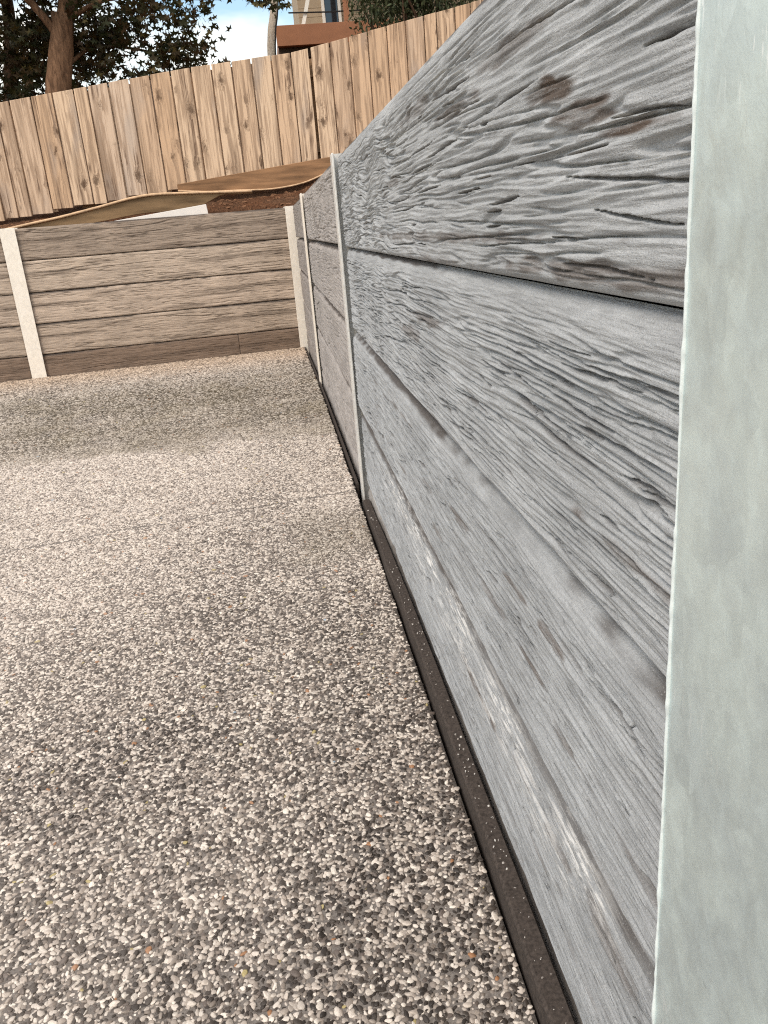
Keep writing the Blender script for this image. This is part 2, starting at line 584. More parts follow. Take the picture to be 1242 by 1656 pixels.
def build_pebbles():
    pts, y, i = [], .36, 0
    while y < 5.95:
        sp = float(np.interp(y, [.5, 1.2, 2.2, 3.2, 4.5], [.0044, .0045, .0053, .0065, .0085]))
        x = np.arange(-(.97 + .35 * y), -.027, sp) + (sp / 2 if i % 2 else 0)
        pts.append(np.stack([x, np.full(len(x), y), np.full(len(x), sp)], -1))
        y += sp * .87
        i += 1
    P = np.concatenate(pts)
    P[:, :2] += rng.normal(0, 1, (len(P), 2)) * P[:, 2:] * .26
    P = P[(P[:, 0] < -.0285) & (P[:, 1] < L + S * P[:, 0] - .008)]
    n = len(P)
    x, y, sps = P[:, 0], P[:, 1], P[:, 2]
    keep = rng.random(n) > .04
    # the saw cut across the slab stays free of stones
    cut = np.abs(y - (2.12 + .16 * x + .014 * perlin(x * 6, y * 0 + .5, 77)))
    keep &= cut > .0045 * (1 + .5 * perlin(x * 30, y * 0, 78))
    x, y, sps = x[keep], y[keep], sps[keep]
    n = len(x)
    z = gz(x, y) + .002 * perlin(x * 3, y * 3, 3)
    size = np.clip(rng.lognormal(0, .27, n), .55, 1.75) * .00236 * (sps / .0044)
    el = rng.uniform(.85, 1.5, n)
    scl = np.stack([size * el, size / np.sqrt(el), size * rng.uniform(.42, .62, n)], -1)
    z = z + rng.normal(-.0002, .0004, n) - scl[:, 2] * .05
    rot = np.stack([rng.normal(0, .18, n), rng.normal(0, .18, n), rng.uniform(0, 6.28, n)], -1)
    r = rng.random(n)
    clump = .07 * perlin(x * 9, y * 9, 31) + .05 * perlin(x * 30, y * 30, 32)
    d = path_light_mask(x, y)[:, None]
    r = np.clip(r + clump + .30 * d[:, 0] * (r > .06), 0, .9999)
    pal = np.array([(.040, .033, .029), (.066, .055, .048), (.12, .10, .09), (.23, .20, .178), (.36, .32, .288), (.50, .455, .415), (.62, .575, .53), (.69, .65, .60)])
    k = np.searchsorted(np.cumsum([.20, .15, .07, .08, .13, .15, .13, .09]), r)
    col = pal[np.clip(k, 0, 7)] * rng.uniform(.82, 1.18, (n, 1))
    odd = rng.random(n)
    col[odd < .004] = (.36, .19, .10)
    col[(odd > .008) & (odd < .010)] = (.40, .34, .16)
    col[(odd > .012) & (odd < .0124)] = (.30, .40, .50)
    # painted light: stones paler in the brighter zones of the path
    col = col * (1 - .26 * d) + np.array((.70, .635, .59)) * .26 * d
    w = shade_litter_mask(x, y)[:, None]
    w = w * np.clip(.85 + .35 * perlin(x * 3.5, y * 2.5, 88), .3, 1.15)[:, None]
    col = col * (1 - .42 * w) + np.array((.20, .165, .075)) * (.22 + .12 * perlin(x * 8, y * 5, 89)[:, None]) * w  # far shade and litter patch painted into the stone colours
    col = col * np.array((.97, .925, .875))
    far_ = sstep(4.6, 5.6, y)[:, None]
    col = col * (1 - far_ * np.array((0.0, .10, .2)))
    # grit that has rolled onto the expansion strip
    m = 170
    gx_, gy_ = rng.uniform(-.0195, -.005, m), .45 + 1.5 * rng.random(m) ** 1.4
    gs = rng.uniform(.0006, .0017, m)
    x = np.append(x, gx_); y = np.append(y, gy_); z = np.append(z, np.interp(gy_, [1.35, 1.985], [.0525, .0245]))
    scl = np.concatenate([scl, np.stack([gs * 1.2, gs, gs * .7], -1)])
    rot = np.concatenate([rot, rng.uniform(0, 6.28, (m, 3))])
    col = np.concatenate([col, pal[rng.integers(2, 8, m)] * .8])
    n += m
    me = bpy.data.meshes.new('pebbles')
    me.vertices.add(n)
    me.vertices.foreach_set('co', np.stack([x, y, z], -1).astype(np.float32).ravel())
    for nm, a in (('rot', rot), ('scl', scl)):
        at = me.attributes.new(nm, 'FLOAT_VECTOR', 'POINT')
        at.data.foreach_set('vector', a.astype(np.float32).ravel())
    at = me.attributes.new('tint', 'FLOAT_COLOR', 'POINT')
    at.data.foreach_set('color', np.concatenate([np.clip(col, .01, .8), np.ones((n, 1))], 1).astype(np.float32).ravel())
    at = me.attributes.new('pick', 'INT', 'POINT')
    at.data.foreach_set('value', rng.integers(0, 5, n).astype(np.int32))
    o = link('pebbles', me, M_PEBBLE)
    ng = bpy.data.node_groups.new('scatter_pebbles', 'GeometryNodeTree')
    ng.interface.new_socket('Geometry', in_out='INPUT', socket_type='NodeSocketGeometry')
    ng.interface.new_socket('Geometry', in_out='OUTPUT', socket_type='NodeSocketGeometry')
    N, K = ng.nodes, ng.links
    gi, go = N.new('NodeGroupInput'), N.new('NodeGroupOutput')
    g2i = N.new('GeometryNodeGeometryToInstance')
    for i in range(5):
        ic = N.new('GeometryNodeMeshIcoSphere')
        ic.inputs['Radius'].default_value = 1.0
        ic.inputs['Subdivisions'].default_value = 2
        spn = N.new('GeometryNodeSetPosition')
        nz = N.new('ShaderNodeTexNoise')
        nz.noise_dimensions = '4D'
        nz.inputs['W'].default_value = i * 7.3
        nz.inputs['Scale'].default_value = .75
        nz.inputs['Detail'].default_value = 1.0
        sb = N.new('ShaderNodeVectorMath'); sb.operation = 'SUBTRACT'
        sb.inputs[1].default_value = (.5, .5, .5)
        ml = N.new('ShaderNodeVectorMath'); ml.operation = 'SCALE'
        ml.inputs['Scale'].default_value = 1.5
        K.new(nz.outputs['Color'], sb.inputs[0]); K.new(sb.outputs[0], ml.inputs[0])
        K.new(ic.outputs['Mesh'], spn.inputs['Geometry']); K.new(ml.outputs[0], spn.inputs['Offset'])
        sm = N.new('GeometryNodeSetMaterial')
        sm.inputs['Material'].default_value = M_PEBBLE
        ss = N.new('GeometryNodeSetShadeSmooth')
        K.new(spn.outputs[0], ss.inputs[0]); K.new(ss.outputs[0], sm.inputs[0])
        K.new(sm.outputs[0], g2i.inputs[0])
    iop = N.new('GeometryNodeInstanceOnPoints')
    iop.inputs['Pick Instance'].default_value = True

    def na(nm, typ):
        a = N.new('GeometryNodeInputNamedAttribute')
        a.data_type = typ
        a.inputs['Name'].default_value = nm
        return a.outputs['Attribute']
    e2r = N.new('FunctionNodeEulerToRotation')
    K.new(na('rot', 'FLOAT_VECTOR'), e2r.inputs[0])
    K.new(gi.outputs[0], iop.inputs['Points'])
    K.new(g2i.outputs[0], iop.inputs['Instance'])
    K.new(na('pick', 'INT'), iop.inputs['Instance Index'])
    K.new(e2r.outputs[0], iop.inputs['Rotation'])
    K.new(na('scl', 'FLOAT_VECTOR'), iop.inputs['Scale'])
    K.new(iop.outputs[0], go.inputs[0])
    md = o.modifiers.new('scatter', 'NODES')
    md.node_group = ng
    tag(o, 'mixed dark grey and white pebbles set in the concrete path', 'pebbles', kind='stuff')
    return o


def base_z(x):
    return np.interp(x, [-8, -2.4, -1.7, -1.2, -.7, -.3, .05, .35, .7, 6, 12], [.80, .90, .935, .965, .965, .965, .985, 1.08, 1.17, 1.7, 1.9])


def bank_z(x, y):
    d = np.maximum(y - (L + S * x) - .07, x - .07)
    z = .775 + (base_z(x) - .02 - .775) * np.minimum(sstep(0, .75, d), 1)
    z = z + (np.interp(x, [-8, 8], [.357, 1.957]) + .02 - (base_z(x) - .02)) * sstep(.92, 1.25, y - (L + S * x)) * (x < 6)
    return z + .012 * perlin(x * 6, y * 6, 41) * sstep(0, .15, d) + .010 * perlin(x * 22, y * 22, 42) * sstep(0, .1, d)


def build_bank():
    V, Q = [], []

    def patch(X, Y):
        n0, n1 = X.shape
        b = sum(len(v) for v in V)
        idx = b + np.arange(n0 * n1).reshape(n0, n1)
        Q.append(np.stack([idx[:-1, :-1], idx[1:, :-1], idx[1:, 1:], idx[:-1, 1:]], -1).reshape(-1, 4))
        V.append(np.stack([X, Y, bank_z(X, Y)], -1).reshape(-1, 3))
    xs = np.concatenate([[-300, -100, -40, -15, -8, -5], np.linspace(-3.4, 2.0, 160), [3, 5, 9, 18, 50, 120, 300]])
    es = np.concatenate([np.linspace(.082, 1.25, 45), [1.5, 2, 3, 5, 8, 12, 20, 40, 100, 400]])
    es = np.concatenate([[.0815], es])
    X, E = np.meshgrid(xs, es, indexing='ij')
    patch(X, L + S * X + E)
    V[-1].reshape(len(xs), len(es), 3)[:, 0, 2] = -1.0
    xs = np.concatenate([np.linspace(.082, .8, 14), [1.2, 2, 4, 9, 20, 60, 150, 300]])
    fs = np.concatenate([[0, .03, .1, .2, .4, .8], np.linspace(1.2, 8, 40), [12, 25, 60, 200]])[::-1]
    xs = np.concatenate([[.0815], xs])
    X, F = np.meshgrid(xs, fs, indexing='ij')
    patch(X, L + S * X + .082 - F)
    V[-1].reshape(len(xs), len(fs), 3)[0, :, 2] = -1.0
    me = mesh_np('soil_bank', np.concatenate(V), np.concatenate(Q))
    o = link('soil_bank', me, M_SOIL)
    tag(o, 'red brown soil held back behind the grey walls', 'soil', kind='structure')
    # loose chips and crumbs near the end wall
    vs_, fs_ = [], []
    for _ in range(900):
        x = random.uniform(-2.2, .5); e = random.uniform(.1, .9)
        y = L + S * x + e
        z = float(bank_z(np.array([x]), np.array([y]))[0])
        s = random.uniform(.006, .024)
        R = Matrix.Rotation(random.uniform(0, 6.28), 3, 'Z') @ Matrix.Rotation(random.uniform(-.6, .6), 3, 'X')
        b = len(vs_)
        for dx, dy, dz in ((-1, -.45, -.25), (1, -.35, -.2), (.9, .4, -.25), (-.8, .5, -.2), (-.7, -.3, .3), (.8, -.25, .25), (.6, .3, .35), (-.75, .35, .3)):
            p = R @ Vector((dx * s, dy * s, dz * s))
            vs_.append((x + p.x, y + p.y, z + p.z + s * .1))
        fs_ += [tuple(b + i for i in f) for f in ((0, 1, 5, 4), (1, 2, 6, 5), (2, 3, 7, 6), (3, 0, 4, 7), (4, 5, 6, 7), (3, 2, 1, 0))]
    ch = link('bark_debris', mesh('bark_debris', vs_, fs_), mat_simple('bark chips', (.17, .085, .045), .9, 30, .5))
    tag(ch, 'scattered bark chips and clods on the soil below the fence', 'debris', kind='stuff')


g = box_obj('ground', (-400, .06, -400, 400, -1.2, -.25), M_GROUND)
tag(g, 'level ground underneath the concrete path', 'ground', kind='structure')
build_path()
build_pebbles()
build_bank()


# ------------------------------------------------------------------ concrete sleepers
def sleeper_relief(u, v, seed, H=.2, rough=0.5, lump=None, warp=1.0):
    """Cast wood-grain relief (metres, outward positive) and crack mask on a grid u (along), v (up)."""
    s = seed * 100
    lump = np.zeros_like(u) if lump is None else lump
    w = warp * (.012 * perlin(u * 1.2, v * 5, s + 1) + .0030 * perlin(u * 3.4, v * 14, s + 2) + .0011 * perlin(u * 15, v * 55, s + 3))
    w = w * (.55 + .9 * rough) + lump * (.011 * perlin(u * 4.5, v * 16, s + 4) + .006 * perlin(u * 11, v * 40, s + 5))
    vv = v + w
    # torn, ledged grain: one sided steps along warped growth lines
    ph = vv * 92 + 1.3 * perlin(u * 1.0, vv * 7, s + 6) + .45 * perlin(u * 6, vv * 60, s + 18)
    saw = ph - np.floor(ph)
    ledge = np.where(saw < .86, saw / .86, (1 - saw) / .14)
    gate = sstep(-.05, .40, perlin(u * 1.6, vv * 13, s + 7) + .25 * (rough - .5) + .5 * lump)
    ph2 = vv * 215 + 1.6 * perlin(u * 3.2, vv * 48, s + 8)
    saw2 = ph2 - np.floor(ph2)
    ledge2 = np.where(saw2 < .8, saw2 / .8, (1 - saw2) / .2)
    gate2 = sstep(-.25, .25, perlin(u * 2.6, vv * 26, s + 9) + .5 * lump)
    h = (ledge - .5) * gate * (.0012 + .0020 * rough) + (ledge2 - .5) * gate2 * (.0008 + .0010 * rough)
    h += .0006 * perlin(u * 1.8, vv * 15, s + 10) + .0007 * perlin(u * 4.5, vv * 52, s + 11)
    fib = perlin(u * 4.5, vv * 390, s + 17)
    h += .0007 * np.sign(fib) * np.abs(fib) ** .6
    h += .0010 * perlin(u * 7, vv * 170, s + 12) + .0007 * perlin(u * 18, vv * 330, s + 13)
    h += lump * (.0024 * perlin(u * 9, vv * 48, s + 14) + .0020 * perlin(u * 17, vv * 100, s + 15) + .0010 * perlin(u * 34, vv * 190, s + 16))
    # long open splits that start and stop
    cr = np.zeros_like(u)
    for k, (fu, fv, wd, th) in enumerate(((.6, 17, .022, .14), (1.0, 29, .030, .17), (1.6, 44, .042, .18), (2.6, 66, .07, .18), (4.0, 100, .10, .16))):
        c = np.abs(perlin(u * fu, vv * fv, s + 20 + k))
        m = perlin(u * (1.5 + k), vv * (9 + 6 * k), s + 30 + k)
        a = sstep(th - .12, th + .14, m + .10 * rough)
        cr = np.maximum(cr, a * (1 - sstep(wd * .35, wd * 1.35, c)) * (1.0 - .15 * k))
    return h, cr


def sleeper_mesh(name, us, vs_, seed, rough=.5, lump_fn=None, stain_fn=None, scuff_fn=None, thick=.075, H=.195, band=.018, amp=1.0, warp=1.0, lip=.020, top_d=.024, joint_shade_w=.013, checks=0, check_w=.0022, end_d=.012):
    """us: positions along local +y; front faces local -x; z from 0 to H."""
    U, Vv = np.meshgrid(us, vs_, indexing='ij')
    lump = lump_fn(U, Vv) if lump_fn else None
    h, cr = sleeper_relief(U, Vv, seed, H, rough, lump, warp)
    rc = random.Random(seed + 77)
    ck = np.zeros_like(U)
    bend = .010 * perlin(U * 3.0, Vv * 8, seed + 960) + .003 * perlin(U * 9, Vv * 30, seed + 961)
    for _ in range(checks):                                  # short open checks along the grain
        uc, vc = us[0] + (us[-1] - us[0]) * rc.random() ** 1.35, rc.uniform(.015, H - .03)
        ln, wd = rc.uniform(.015, .075) * rc.choice((.6, 1, 1.5)), rc.uniform(.0005, check_w)
        i0, i1 = np.searchsorted(us, (uc - ln, uc + ln))
        if i1 <= i0 + 1:
            continue
        uu_, vv_ = U[i0:i1], Vv[i0:i1] + bend[i0:i1] - (bend[(i0 + i1) // 2, min(len(vs_) - 1, int(vc / H * len(vs_)))])
        tt = (uu_ - uc) / ln
        width = wd * np.clip(1 - tt * tt, 0, 1) * (1 + .5 * perlin(uu_ * 60, vv_ * 0 + vc * 50, 5))
        ck[i0:i1] = np.maximum(ck[i0:i1], 1 - sstep(.10, 1.7, np.abs(vv_ - vc) / np.maximum(width, 1e-5)))
    cr = np.maximum(cr, ck)
    wob = .004 * perlin(U * 5, Vv * 0 + .3, seed + 900) + .0015 * perlin(U * 20, Vv * 0 + .3, seed + 901)
    e = np.minimum(Vv, H - Vv)
    ends = np.minimum(U - us[0], us[-1] - U)
    bw = band + wob
    e = np.minimum(Vv * 2.2, (H - Vv) * .8)
    fade = sstep(0, 1, np.clip((np.minimum(e, ends) - bw * .35) / (bw * 1.1), 0, 1))
    h = (h * amp - cr * (.0048 + .0016 * rough)) * (.10 + .90 * fade)
    def rnd(dist, r, dep):
        t = np.clip(1 - dist / r, 0, 1)
        return dep * (1 - np.sqrt(np.maximum(1 - t * t, 0)))
    h = h - rnd(H - Vv, bw * 1.6, top_d) - rnd(Vv, .009 + wob * .5, lip) - rnd(ends, .02 if end_d > .005 else .006, end_d)
    X = -h
    n0, n1 = U.shape
    idx = np.arange(n0 * n1).reshape(n0, n1)
    q = np.stack([idx[:-1, :-1], idx[:-1, 1:], idx[1:, 1:], idx[1:, :-1]], -1).reshape(-1, 4)[:, ::-1]
    V = np.stack([X, U, Vv], -1).reshape(-1, 3)
    ring = np.concatenate([idx[:, 0], idx[-1, 1:], idx[-2::-1, -1], idx[0, -2:0:-1]])
    back = V[ring].copy(); back[:, 0] = thick
    k = len(V) + np.arange(len(ring))
    sk = np.stack([ring, k, np.roll(k, -1), np.roll(ring, -1)], -1)
    nv = len(V)
    V = np.concatenate([V, back])
    q = np.concatenate([q, sk])
    # orient: front quads face -x
    a, b, c = V[q[0, 0]], V[q[0, 1]], V[q[0, 2]]
    if np.cross(b - a, c - b)[0] > 0:
        q[:nv and (n0 - 1) * (n1 - 1)] = q[:(n0 - 1) * (n1 - 1), ::-1]
    me = mesh_np(name, V, q, True, [list(k)])
    z = np.zeros(len(ring))
    jd2 = sstep(-.45, .15, perlin(U * 1.6, Vv * 0 + .8, seed + 952) + .35 * perlin(U * 25, Vv * 60, seed + 953))
    if joint_shade_w > .02:
        jd2 = .7 + .3 * jd2
    dirt_shade = np.maximum(np.clip(cr * .2 + ck * .55, 0, 1), .85 * jd2 * (1 - sstep(joint_shade_w * .5, joint_shade_w, H - Vv + .003 * perlin(U * 12, Vv * 0 + .1, seed + 954))))  # brown cracks, plus shade painted along the joint above
    stain = stain_fn(U, Vv, cr) if stain_fn else np.zeros_like(U)
    jd = sstep(-.1, .5, perlin(U * 2.2, Vv * 0 + .4, seed + 950) + .4 * perlin(U * 14, Vv * 40, seed + 951))
    stain = np.maximum(stain, .75 * jd * (1 - sstep(.003, .016, Vv)))
    scuff = scuff_fn(U, Vv) if scuff_fn else np.zeros_like(U)
    for nm, arr in (('dirt_shade', dirt_shade), ('stain', stain), ('scuff', scuff)):
        at = me.attributes.new(nm, 'FLOAT', 'POINT')
        at.data.foreach_set('value', np.concatenate([arr.ravel(), z]).astype(np.float32))
    return me


def blob(U, V, u, v, ru, rv, seed):
    d = np.hypot((U - u) / ru, (V - v) / rv) + .5 * perlin(U * 30 + seed, V * 60, 600 + seed)
    return 1 - sstep(.55, 1.05, d)


GREY = (.335, .335, .335)
side_wall = tag(empty('retaining_wall', (0, 0, 0)),
                'grey wood grain concrete sleeper wall running along the right of the path', 'wall', kind='thing')
Y_N0, Y_N1 = .222, .322        # near post flange
Y_A0, Y_A1 = 2.055, 2.108
Y_B0, Y_B1 = 4.030, 4.125


def place_sleeper(me, parent, y, z, tone, x=0.0, label=None):
    o = link('concrete_sleeper', me, M_SLEEPER, parent, (x, y, z))
    o['tone'] = tone
    if label: o['label'] = label
    return o


# bay beside the camera: dense relief, finest where it is closest
y0, y1 = .300, 2.075
nu = 760
us = y0 + (np.exp(np.linspace(0, math.log(y1 / y0), nu)) * y0 - y0)
vs_ = np.linspace(0, .195, 250)


def lump_top(U, V):
    return sstep(.55, 1.15, U + .25 * perlin(U * 4, V * 9, 71)) * .95


def stain_top(U, V, cr):
    s = .9 * blob(U, V, .22 - 0, .115, .035, .010, 1)
    for (u, v, ru, rv, a) in ((.48, .10, .05, .0055, .9), (.545, .118, .035, .010, .95), (.41, .082, .05, .004, .95), (.46, .092, .045, .004, .8), (.62, .155, .12, .008, .5), (.8, .14, .1, .007, .6), (1.0, .165, .12, .01, .5), (1.2, .10, .08, .008, .5), (.95, .03, .5, .006, .55), (.45, .012, .2, .008, .7)):
        s = np.maximum(s, a * blob(U, V, u - .3, v, ru, rv, int(u * 40)))
    return np.clip(s, 0, 1)


def stain_mid(U, V, cr):
    s = .65 * blob(U, V, .70, .13, .10, .010, 3)
    s = np.maximum(s, .65 * blob(U, V, .85, .10, .10, .012, 4))
    s = np.maximum(s, .9 * blob(U, V, .09, .055, .10, .006, 5))
    return s * .8


def stain_third(U, V, cr):
    s = np.zeros_like(U)
    r_ = random.Random(8)
    for k in range(16):
        s = np.maximum(s, r_.uniform(.3, .75) * blob(U, V, r_.uniform(.05, 1.4), r_.uniform(.02, .17), r_.uniform(.03, .09), r_.uniform(.0025, .006), 20 + k))
    return s


def stain_low(U, V, cr):
    s = np.maximum(.9 * blob(U, V, .49, .115, .10, .006, 6), .8 * stain_third(U, V, cr))
    s = np.maximum(s, .6 * blob(U, V, .12, .15, .05, .02, 7))
    return s * .8


def scuff_low(U, V):
    band = 1.2 * np.exp(-((V - .166) / .014) ** 2) + .7 * np.exp(-((V - .135) / .035) ** 2)
    return np.clip(band * sstep(.05, .2, U) * (1 - sstep(1.1, 1.5, U)) * (.6 + .8 * perlin(U * 9, V * 30, 91)), 0, 1)


uu = us - y0
tops = [(1, .70, lump_top, stain_top, None, .72, .65), (2, .55, lambda U, V: .5 * sstep(.6, 1.2, U), stain_mid, None, 1.0, .9),
        (3, .42, None, stain_third, None, 1.2, .8), (4, .46, None, stain_low, scuff_low, 1.2, .8)]
for i, (sd, rg, lf, sf, cf, am, wp) in enumerate(tops):
    hh = .2035 if i == 0 else .195
    me = sleeper_mesh('concrete_sleeper', uu, vs_ * hh / .195, sd, rg, lf, sf, cf, amp=am, warp=wp, lip=(.010, .020, .022, .02)[i], H=hh, top_d=(.006, .014, .024, .024)[i], joint_shade_w=(.004, .006, .013, .024)[i], checks=(55, 130, 170, 180)[i], check_w=(.0012, .0017, .0021, .0023)[i])
    place_sleeper(me, side_wall, y0, T - .2 * (i + 1) + (-.0015, .001, .001, .001)[i], x=(0, .001, -.0025, .001)[i], tone=[(.43, .44, .445), (.40, .411, .418), (.385, .396, .403), (.365, .375, .382)][i])
us_c = np.linspace(0, y1 - y0, 60); vs_c = np.linspace(0, .195, 24)
place_sleeper(sleeper_mesh('concrete_sleeper', us_c, vs_c, 5, .2), side_wall, y0, T - 1.0 + .001, (.30, .28, .26))
# the two bays further along, and one behind the camera
for b, (ya, yb, nu_, nv_, tn) in enumerate(((2.125, 4.055, 300, 100, (.41, .375, .35)), (4.10, 5.80, 120, 60, (.335, .30, .275)), (-1.66, .245, 60, 30, (.335, .335, .335)))):
    for i in range(5):
        hh = .2035 if i == 0 else .195
        me = sleeper_mesh('concrete_sleeper', np.linspace(0, yb - ya, nu_), np.linspace(0, hh, nv_ if i < 4 else 20), 11 + b * 7 + i, .75 if i == 0 else .4,
                          (lambda U, V: .6 * sstep(.2, .8, U)) if i == 0 and b == 0 else None, amp=.9, H=hh, top_d=.008 if i == 0 else .024, lip=.012 if i == 0 else .020)
        k = random.uniform(.94, 1.05)
        place_sleeper(me, side_wall, ya, T - .2 * (i + 1) + .001, tuple(c * k for c in tn))


def h_post(name, parent, x, y, rz, z0, z1, mat, w=.098, tf=.0075, depth=.105, front=.0135):
    """H-section post: front flange at local x=-front, web and back flange behind; width along local y."""
    bm = bmesh.new()
    box_bm(bm, -front, -front + tf, -w / 2, w / 2, z0, z1, .0013, 2)
    box_bm(bm, -front + tf + .0004, depth - front - tf - .0004, -.0035, .0035, z0, z1 - .0005)
    box_bm(bm, depth - front - tf, depth - front, -w / 2, w / 2, z0, z1, .0013, 2)
    return link(name, bm_mesh(name, bm), mat, parent, (x, y, 0), (0, 0, rz))


p0 = h_post('steel_post', side_wall, 0, (Y_N0 + Y_N1) / 2, 0, -.6, T + .004, M_STEEL, w=Y_N1 - Y_N0)
p0['label'] = 'wide grey green galvanised post beside the camera'
h_post('steel_post', side_wall, 0, (Y_A0 + Y_A1) / 2, 0, -.6, T + .010, M_STEEL_MID, w=Y_A1 - Y_A0, tf=.005, front=.0125)
h_post('steel_post', side_wall, 0, (Y_B0 + Y_B1) / 2, 0, -.6, T + .006, M_STEEL_WARM)

# ragged bead of zinc along the edge of the near flange
bm = bmesh.new()
zz = np.linspace(.0, T + .003, 420)
o1 = np.zeros_like(zz) + .5
rad = .0007 + .0007 * np.clip(perlin(zz * 40, o1, 55) + .25, 0, 1) + .0006 * np.clip(perlin(zz * 130, o1, 56), 0, 1)
off = .0009 * perlin(zz * 22, o1, 57)
prev = None
for z, r, of in zip(zz, rad, off):
    ring = [bm.verts.new((-.0136 + of * .6 + math.cos(q) * r, Y_N1 - .0006 + of + math.sin(q) * r * .8, z)) for q in np.linspace(0, 2 * math.pi, 7)[:-1]]
    if prev:
        for k in range(6):
            bm.faces.new((prev[k], prev[(k + 1) % 6], ring[(k + 1) % 6], ring[k]))
    prev = ring
link('zinc_bead', bm_mesh('zinc_bead', bm, True), M_ZINC, side_wall)


# expansion foam between slab and wall
def foam_strip():
    ys = np.linspace(.30, 1.985, 60)
    V, F = [], []
    for i, y in enumerate(ys):
        wob = .0012 * math.sin(y * 7) + .0030 * float(perlin(np.array([y * 5]), np.array([.2]), 61)[0])
        top = float(np.interp(y, [1.35, 1.985], [.052, .024])) + .0025 * float(perlin(np.array([y * 4]), np.array([.7]), 62)[0])
        gap = .002 + .004 * max(0, .7 - y)
        xo, xi = -.0215 + wob, -gap
        for (x, z) in ((xo, -.10), (xo - .0005, top - .003), (xo + .002, top), (xi - .002, top + .001), (xi, top - .002), (xi, -.10)):
            V.append((x, y, z))
        if i:
            a, b = (i - 1) * 6, i * 6
            for k in range(6):
                F.append((a + k, b + k, b + (k + 1) % 6, a + (k + 1) % 6))
    F.append(tuple(range(6))); n = len(V); F.append(tuple(range(n - 1, n - 7, -1)))
    me = mesh('joint_strip', V, F)
    bm = bmesh.new(); bm.from_mesh(me); bmesh.ops.recalc_face_normals(bm, faces=bm.faces); bm.to_mesh(me); bm.free()
    o = link('joint_strip', me, M_FOAM)
    tag(o, 'thick dark brown expansion strip at the foot of the nearest wall bay', 'joint strip')
    for ya, yb, which in ((2.16, 4.02, 'thin dark expansion strip at the foot of the middle bay of the side wall'),
                          (4.13, 5.80, 'thin dark expansion strip at the foot of the bay next to the end wall')):
        V, F = [], []
        n = 12
        for i in range(n + 1):
            y = ya + (yb - ya) * i / n
            zt = float(gz(0, y)) + .005
            V += [(-.0205, y, zt), (-.0135, y, zt), (-.0135, y, -.2), (-.0205, y, -.2)]
            if i:
                a, b = i * 4 - 4, i * 4
                F += [(a + k, a + (k + 1) % 4, b + (k + 1) % 4, b + k) for k in range(4)]
        F += [(0, 1, 2, 3), (4 * n + 3, 4 * n + 2, 4 * n + 1, 4 * n)]
        tag(link('joint_strip', mesh('joint_strip', V, F), M_FOAM), which, 'joint strip')


foam_strip()

# ------------------------------------------------------------------ end wall (local y runs along the wall to the left)
ang = math.atan(S)
end_wall = tag(empty('retaining_wall', (0, L, 0), ang + math.pi / 2),
               'low brown grey concrete sleeper wall closing the far end of the path', 'wall', kind='thing')
# rotated by +90 degrees: local y -> towards -x of the scene, local -x -> towards the camera (-y)
TAN = (.30, .235, .19)
cosr = 1 / math.cos(ang)
bays = [(.02, 1.79), (1.855, 3.62), (3.685, 5.45)]
for b, (ya, yb) in enumerate(bays):
    for i in range(5):
        tn = [(.37, .288, .225), (.51, .405, .318), (.52, .41, .322), (.48, .378, .295), (.235, .165, .12)][i]
        k = random.uniform(.96, 1.05)
        tn = tuple(c * k for c in tn)
        z = T - .2 * (i + 1) + .001
        nu_, nv_ = (260, 70) if b == 0 else (120, 50)
        st = lambda U, V, cr: .35 * cr + .5 * sstep(.15, .5, perlin(U * 2.5, V * 22, 333))
        if b == 0 and i == 4:
            for (pa, pb) in ((.02, .4775), (.480, 1.79)):
                me = sleeper_mesh('concrete_sleeper', np.linspace(0, pb - pa, int(nu_ * (pb - pa) / 1.7)), np.linspace(0, .1965, nv_), 40 + i, .3, None, st, end_d=.003, amp=.8, band=.009, warp=.35, lip=.010, top_d=.012, H=.1965)
                o = place_sleeper(me, end_wall, pa, z, tn, label='short dark sleeper offcut by the corner post' if pa < .1 else None)
        else:
            me = sleeper_mesh('concrete_sleeper', np.linspace(0, yb - ya, nu_), np.linspace(0, .1965, nv_), 50 + b * 9 + i, .6, None, st, amp=.85, band=.009, warp=.35, lip=.010, top_d=.012, H=.1965)
            place_sleeper(me, end_wall, ya, z, tn)
for yc in (.006, 1.823, 3.653, 5.48):
    h_post('steel_post', end_wall, 0, yc, 0, -.6, T + .004, M_STEEL_WARM, w=.094, front=.0165)

# white offcut lying on top of the end wall's soil
bm = bmesh.new()
box_bm(bm, -.305, .305, -.012, .012, -.04, .04, .002, 1)
o = link('white_offcut', bm_mesh('white_offcut', bm), M_WHITE, None, (-.87, L - .87 * S + .10, .840), (0, math.radians(-5.6), ang))
tag(o, 'white painted timber offcut lying just behind the top of the end wall', 'offcut')


